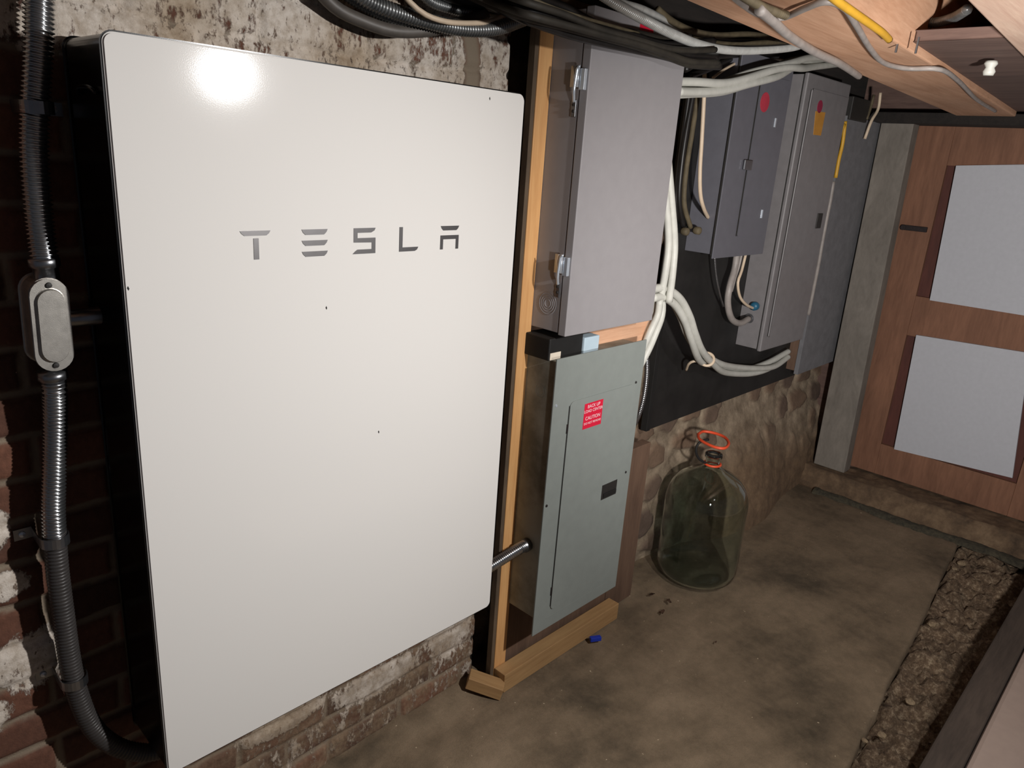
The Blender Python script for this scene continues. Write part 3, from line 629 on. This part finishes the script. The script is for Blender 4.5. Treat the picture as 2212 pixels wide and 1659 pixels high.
for i, (pts, r, mt, lb_) in enumerate((
    ([(1420, 20, .05), (1455, 48, .05), (1500, 68, .06), (1550, 76, .08), (1620, 74, .10), (1680, 84, .12)], .008, 'olivecable', 'tan cloth cable in the dark gap above the bright ribbed cable'),
    ([(1480, 60, .10), (1540, 78, .11), (1600, 84, .12), (1660, 80, .14), (1720, 92, .16)], .009, 'blackcable', 'black cable in the dark gap left of the wide joist'),
    ([(1500, 76, .14), (1560, 90, .14), (1620, 92, .15), (1700, 90, .16)], .008, 'olivecable', 'lower tan cable in the dark gap left of the wide joist'),
    ([(1480, 150, .08), (1530, 125, .10), (1600, 118, .12), (1680, 120, .14)], .009, 'blackcable', 'black cable curling from the box corner toward the subpanels'),
    ([(1488, 165, .10), (1530, 150, .12), (1580, 128, .14), (1640, 122, .16)], .008, 'blackcable', 'black cable above the white bundle over the subpanels'),
    ([(1540, 168, .12), (1565, 150, .12), (1600, 132, .13), (1640, 122, .14), (1690, 130, .15)], .004, 'creamcable', 'thin cream wire above the white bundle over the subpanels'),
    )): cable('cable', lb_, 'cable', pts, r, mt, G2)
# thick white bundles
def bundle(pts, rad, n, r, label, group, mat='whitecable', twist=3.0):
    w_ = spline([P(px, py, 1, y) for px, py, y in pts], .01)
    for s in range(n):
        out = []; u = Vector((0, 0, 1)); L = 0
        for i, p in enumerate(w_):
            t_ = (w_[min(i+1, len(w_)-1)]-w_[max(i-1, 0)]).normalized(); u = (u-t_*u.dot(t_)); u = u.normalized() if u.length > .1 else t_.orthogonal().normalized(); v_ = t_.cross(u)
            if i: L += (w_[i]-w_[i-1]).length
            a = 2*PI*s/n+twist*L+.5*math.sin(L*9+s); out.append(p+(u*math.cos(a)+v_*math.sin(a))*rad)
        o = MB().tube(out, r, 9).build('white_cable', M[mat], None, True); tag(o, label, 'cable', group)
bundle([(1455, 192, .05), (1500, 189, .045), (1560, 185, .04), (1630, 168, .04), (1690, 149, .05), (1740, 136, .08), (1790, 130, .12), (1830, 126, .15)], .0160, 4, .0112, 'white cable in the thick bundle arching over the two subpanels', 'white bundle over the subpanels')
bundle([(1420, 170, .06), (1424, 250, .06), (1432, 340, .055), (1440, 430, .045), (1447, 520, .04), (1444, 580, .035), (1436, 650, .04)], .0120, 3, .0103, 'white cable running down behind the right edge of the light grey box', 'white cables behind the box edge')
bundle([(1425, 645, .05), (1422, 680, .05), (1408, 715, .05), (1392, 752, .06), (1372, 790, .07)], .0120, 3, .0103, 'white cable dropping from the junction to the top of the grey-green panel', 'white cables entering the lower panel')
bundle([(1405, 634, .05), (1432, 632, .05), (1460, 650, .055), (1480, 685, .06), (1492, 722, .07), (1508, 760, .09), (1530, 782, .12), (1570, 797, .15), (1620, 800, .16), (1665, 788, .16), (1700, 764, .165)], .0135, 3, .0116, 'white cable in the thick loop swinging below the subpanels', 'white loop below the subpanels')
q = P(1527, 776, 1, .11)
o = MB().tube(torus((0, 0, 0), .023, .004, 0), .0048, 8, caps=False).build('cable_tie', M['creamcable'], None, True); o.location = q; o.rotation_euler = (0, .6, .5); tag(o, 'pale tie wrapped around the white loop below the subpanels', 'cable tie')
cable('cable_tail', 'short pale cable tail poking left from the tie on the white loop', 'cable', [(1518, 782, .11), (1500, 780, .12), (1488, 786, .14), (1482, 800, .17)], .0045, 'creamcable')
# cables around the middle subpanel
cable('cable', 'cream cable hanging down the side of the red-stickered subpanel', 'cable', [(1522, 150, .13), (1521, 205, .13), (1516, 300, .128), (1512, 370, .12), (1513, 420, .12), (1520, 450, .125), (1530, 471, .14)], .0060, 'creamcable')
for i, (pts, mt) in enumerate((([(1500, 190, .17), (1485, 270, .17), (1473, 350, .17), (1467, 430, .17), (1476, 490, .17)], 'blackcable'), ([(1510, 190, .18), (1496, 280, .17), (1482, 370, .17), (1478, 440, .165), (1492, 492, .16)], 'olivecable'),
        ([(1489, 200, .18), (1478, 280, .18), (1466, 370, .18), (1461, 440, .18), (1470, 480, .18)], 'blackcable'))):
    cable('hanging_cable', ['black cable hanging left of the red-stickered subpanel, ending in a plug', 'tan cable hanging closest to the red-stickered subpanel side', 'black cable hanging farthest left beside the subpanel'][i], 'cable', pts, .0075, mt)
for px, py, y, lb_ in ((1474, 499, .165, 'tan connector at the end of the hanging black cable'), (1500, 497, .150, 'tan connector on the lower left corner of the subpanel')):
    q = P(px, py, 1, y); o = MB().lathe([(0, 0), (.010, 0), (.012, .006), (.012, .020), (.007, .024), (0, .024)], (q[0], y, q[2]), 14, (-.2, -1, 0)).build('cable_connector', M['olivecable'], None, True); tag(o, lb_, 'connector')
cable('thin_cable', 'thin ribbed cable hanging below the left corner of the subpanel', 'cable', [(1543, 545, .15), (1546, 590, .15), (1553, 630, .15), (1562, 662, .17)], .0035, 'alum', None, True)
cable('cable', 'thick grey cable looping from under the subpanel into the service panel', 'cable', [(1592, 545, .15), (1587, 580, .15), (1576, 620, .14), (1572, 655, .14), (1580, 688, .14), (1598, 698, .145), (1618, 688, .15)], .0115, 'cablegrey')
cable('cable', 'thin white cable curving from under the subpanel to the teal fitting', 'cable', [(1612, 545, .15), (1602, 585, .145), (1594, 610, .14), (1598, 640, .14), (1612, 658, .14), (1630, 667, .15)], .0050, 'creamcable')
cable('cable', 'second thin grey cable dropping from under the subpanel', 'cable', [(1603, 545, .16), (1596, 575, .16), (1588, 600, .16), (1580, 630, .16)], .0050, 'cablegrey')
q = P(1632, 661, 0, px0-.004); o = MB().lathe([(0, 0), (.013, 0), (.016, .006), (.016, .020), (.010, .026), (0, .026)], (px0+.003, q[1], q[2]), 16, (-1, 0, 0)).build('cable_fitting', M['tealplastic'], None, True); tag(o, 'teal plastic fitting on the side of the service panel', 'fitting')
q = P(1618, 688, 0, px0-.004); o = MB().lathe([(0, 0), (.015, 0), (.018, .006), (.014, .02), (.011, .03), (0, .03)], (px0+.003, q[1], q[2]), 16, (-1, 0, 0)).build('cable_clamp', M['galv'], None, True); tag(o, 'metal cable clamp low on the side of the service panel', 'clamp')
# ribbed cables at the lower panel
cable('armoured_cable', 'bright ribbed cable curving down beside the right edge of the grey-green panel', 'cable', [(1394, 740, .06), (1397, 780, .06), (1396, 820, .06), (1390, 860, .06), (1381, 892, .07), (1372, 915, .09)], .0068, 'alum', None, True)
w1 = P(1050, 1292, 1, .05)
t = thing('flexible_conduit', 'short flexible conduit linking the white unit to the lower panel', 'conduit', tuple(w1))
pa = [Vector((.72, .06, zl(-1.092))), Vector((.80, .06, zl(-1.092))), Vector((.87, .058, zl(-1.082))), Vector((.925, .057, zl(-1.075))), Vector((.945, .057, zl(-1.075)))]
corr(pa, .0135, .0058).build('hose', M['alum'], t, True)
MB().lathe([(0, 0), (.0175, 0), (.0175, .016), (.014, .02), (.014, .035)], (.9435, .057, zl(-1.075)), 18, (-1, 0, -.1)).build('connector', M['galv'], t, True)
# cables under the joist
G3 = 'cables stapled under the wide joist'
JZ = zl(.146)
def jc(name, label, pts, r, mat, arm=False, z=JZ):
    w_ = [P(px, py, 2, z-(dz if dz else 0)) for px, py, dz in pts]
    if arm: mb = MB().tube(spline(w_, .0014), r, 9, lambda i: r*(1+.14*math.cos(i*PI/2)))
    else: mb = MB().tube(spline(w_, .012), r, 9)
    return tag(mb.build(name, M[mat], None, True), label, 'cable', G3)
jc('joist_cable', 'grey cable snaking in waves under the wide joist to the far door', [(1560, -30, 0), (1600, 5, .01), (1640, 30, .012), (1690, 38, .008), (1740, 18, .006), (1785, 3, .004), (1825, 18, .004), (1850, 55, .004), (1880, 105, .003), (1910, 136, .003), (1960, 148, .003), (2030, 150, .003), (2070, 175, .003), (2110, 215, .003), (2150, 240, .003)], .0055, 'cablegrey')
jc('joist_cable', 'grey cable running off the joist edge above the subpanels', [(1640, 22, .02), (1672, 48, .018), (1706, 78, .016), (1760, 112, .014), (1815, 138, .012), (1856, 165, .010)], .0080, 'cablegrey')
jc('armoured_joist_cable', 'pale ribbed cable on the joist at the top edge', [(1560, -45, .01), (1600, -12, .012), (1640, 12, .012), (1675, 26, .01), (1700, 34, .01)], .0062, 'olivecable', True)
jc('yellow_cable', 'yellow cable along the right edge of the wide joist', [(1770, -30, .004), (1808, 2, .004), (1845, 28, .004), (1880, 52, .004), (1905, 70, .004), (1921, 86, .002)], .0065, 'yellow')
cable('knob_wire', 'thin pale wire running right from the yellow cable end', 'wire', [(1921, 88, -.40), (1950, 95, -.42), (1985, 95, -.43), (2040, 104, -.45), (2100, 112, -.47)], .0035, 'creamcable')
tag(MB().tube(spline([P(x, y, 2, zl(.22)) for x, y in ((1865, 30), (1915, 41), (1970, 48), (2020, 49), (2060, 38), (2090, 20))], .0014), .0095, 9, lambda i: .0095*(1+.14*math.cos(i*PI/2))).build('armoured_cable', M['bxgrey'], None, True), 'ribbed grey cable in the dark gap between the two joists', 'cable')
q = P(2142, 132, 2, zl(.16)); o = MB().lathe([(0, 0), (.012, 0), (.014, .006), (.009, .014), (.013, .022), (.010, .03), (0, .03)], q, 16, (0, 0, -1)).build('porcelain_knob', M['whitecable'], None, True); tag(o, 'small white porcelain knob under the ceiling near the pale joist', 'insulator')
for px, py, lb_ in ((1942, 78, 'upper nail sticking out of the wide joist edge'), (1985, 80, 'nail to the right of the yellow cable end')):
    a = P(px, py, 2, zl(.165)); o = MB().tube([a, a+Vector((0, 0, -.03))], .0022, 6).build('nail', M['galv']); tag(o, lb_, 'nail')
# cables on the grey board
cable('yellow_cable', 'yellow cable loop hanging down the grey board edge', 'cable', [(1826, 262, .12), (1820, 310, .12), (1812, 345, .12), (1805, 384, .12)], .0070, 'yellow')
cable('yellow_cable', 'second yellow cable strand on the left of the grey board loop', 'cable', [(1824, 268, .12), (1810, 305, .12), (1802, 345, .12), (1797, 384, .12)], .0065, 'yellow')
cable('white_cable', 'white cable running down the left part of the grey board', 'cable', [(1800, 392, .12), (1794, 430, .12), (1784, 480, .12), (1774, 535, .12), (1768, 570, .12), (1758, 620, .125), (1746, 680, .13)], .0075, 'cablegrey')
cable('cable', 'cream cable hanging at the top of the grey board near the post', 'cable', [(1902, 200, .12), (1897, 235, .12), (1882, 262, .125), (1868, 300, .135)], .0060, 'creamcable')
cable('cable', 'fainter tan cable hanging left of the cream one near the post', 'cable', [(1888, 205, .14), (1880, 235, .14), (1872, 258, .14)], .0055, 'olivecable')
t = thing('cable_bracket', 'small dark bracket above the grey board at the ceiling', 'bracket', tuple(P(1850, 240, 1, .16)))
a = P(1852, 240, 1, .14); MB().box(a[0]-.06, a[0]+.12, .14, .20, a[2]-.035, a[2]+.05).build('plate', M['darkmetal'], t, bevel=.003)

# ------------------------------------------------------------------ glass carboy
jc_ = P(1500, 1240, 2, .0); JX, JY = jc_[0], jc_[1]
t = thing('carboy', 'green-tinted glass carboy on the floor with orange handle', 'glass bottle', (JX, JY, .006))
R0 = .143
prof = [(0, .012), (.05, .010), (.085, .004), (.105, .000), (.125, .006), (.137, .020), (R0, .045), (R0, .12), (R0*.99, .135), (R0, .15), (R0, .30), (.137, .325), (.126, .352), (.106, .378), (.078, .398), (.050, .412), (.032, .424), (.0255, .438), (.0245, .455), (.030, .459), (.030, .470), (.027, .474), (.024, .474)]
inner = [(r-.004 if r > .03 else .018, z) for r, z in prof[3:-1]]
inner = [(.0185, .474), (.0185, .44), (.026, .424), (.046, .408), (.074, .394), (.102, .374), (.122, .349), (.133, .323), (R0-.004, .30), (R0-.004, .15), (R0-.0053, .135), (R0-.004, .12), (R0-.004, .047), (.133, .024), (.122, .011), (.105, .006), (.085, .010), (.05, .016), (0, .018)]
MB().lathe([(r, z+.006) for r, z in prof+inner], (JX, JY, 0), 64).build('bottle', M['glass'], t, True)
ng = Vector((JX, JY, .444))
mb = MB(); mb.tube(torus(ng+Vector((0, 0, -.004)), .0275, .003, 2), .0042, 10, caps=False); mb.build('neck_collar', M['orangeplastic'], t, True)
side = Vector((-.62, .30, 0)).normalized()
ca = P(1505, 945, 1, JY+.01)
a = ng+side*.028; pts = [a, a+side*.030+Vector((0, 0, .018)), a+side*.048+Vector((0, 0, .048)), a+side*.044+Vector((0, 0, .075)), a+side*.024+Vector((0, 0, .086)), a+side*.004+Vector((0, 0, .088))]
MB().tube(spline(pts, .005), .0042, 10).build('handle_wire', M['blackmat'], t, True)
hp = [P(px, py, 2, pts[-1][2]) for px, py in ((1508, 938), (1520, 932), (1545, 936), (1566, 945), (1574, 958), (1565, 968), (1545, 966), (1522, 956), (1510, 947), (1508, 938))]
MB().tube(spline(hp, .004), .0050, 10, caps=False).build('handle_grip', M['orangeplastic'], t, True)
mb = MB(); mb.tube(torus(ng+Vector((0, 0, .030)), .021, .003, 2, 30), .004, 8, caps=False); mb.build('neck_rim', M['blackmat'], t, True)
# ------------------------------------------------------------------ bits on the floor
q = P(1286, 1380, 2, .012); o = MB().box(-.018, .018, -.007, .007, -.006, .008).build('wire_nut', M['blueplastic'], bevel=.002); o.location = q; o.rotation_euler = (0, 0, -.5); tag(o, 'small blue plastic bit on the floor near the bottom plate', 'plastic bit')
def rock(px, py, s, z, label, mat='pebble'):
    bm = bmesh.new(); bmesh.ops.create_icosphere(bm, subdivisions=2, radius=s)
    for v in bm.verts: v.co *= 1+random.uniform(-.16, .16); v.co.z *= .6
    me = bpy.data.meshes.new('stone'); bm.to_mesh(me); bm.free(); me.materials.append(M[mat]); o = bpy.data.objects.new('stone', me); COL.objects.link(o); o.location = P(px, py, 2, z+s*.3); tag(o, label, 'stone')
for px, py, s, z, lb_ in ((2078, 1217, .016, -.02, 'pale stone at the far corner of the slab'), (2062, 1228, .011, -.02, 'smaller stone left of the pale corner stone'), (2013, 1348, .015, -.02, 'yellowish stone in the dirt halfway along the slab edge'),
                   (1965, 1515, .014, -.02, 'tan stone in the dirt near the bottom right'), (2140, 1390, .012, -.02, 'small stone in the dirt nearest the low timber'), (1905, 1588, .012, -.02, 'stone by the slab edge at the bottom'), (1868, 1600, .008, -.01, 'tiny stone on the slab edge at the bottom')): rock(px, py, s, z, lb_)
def leaf(px, py, s, label, rot=0):
    bm = bmesh.new(); c = P(px, py, 2, .008); n = 9; vv = []
    for i in range(n):
        a = 2*PI*i/n; rr = s*random.uniform(.35, 1); vv.append(bm.verts.new((math.cos(a)*rr, math.sin(a)*rr*.45, random.uniform(.001, .006))))
    bm.faces.new(vv); bmesh.ops.solidify(bm, geom=bm.faces[:], thickness=.0012); me = bpy.data.meshes.new('dry_leaf'); bm.to_mesh(me); bm.free(); me.materials.append(M['leaf'])
    o = bpy.data.objects.new('dry_leaf', me); COL.objects.link(o); o.location = c; o.rotation_euler = (0, 0, rot); tag(o, label, 'leaf')
leaf(1407, 1285, .026, 'dark dry leaf on the floor left of the carboy', -.6); leaf(1445, 1300, .022, 'crumpled dry leaf just in front of the carboy base', .9); leaf(1432, 1322, .024, 'lowest dry leaf on the floor in front of the carboy', .3)
leaf(1545, 1388, .010, 'tiny dark crumb in the middle of the floor'); leaf(1275, 1365, .014, 'dark crumb beside the blue plastic bit', .5)
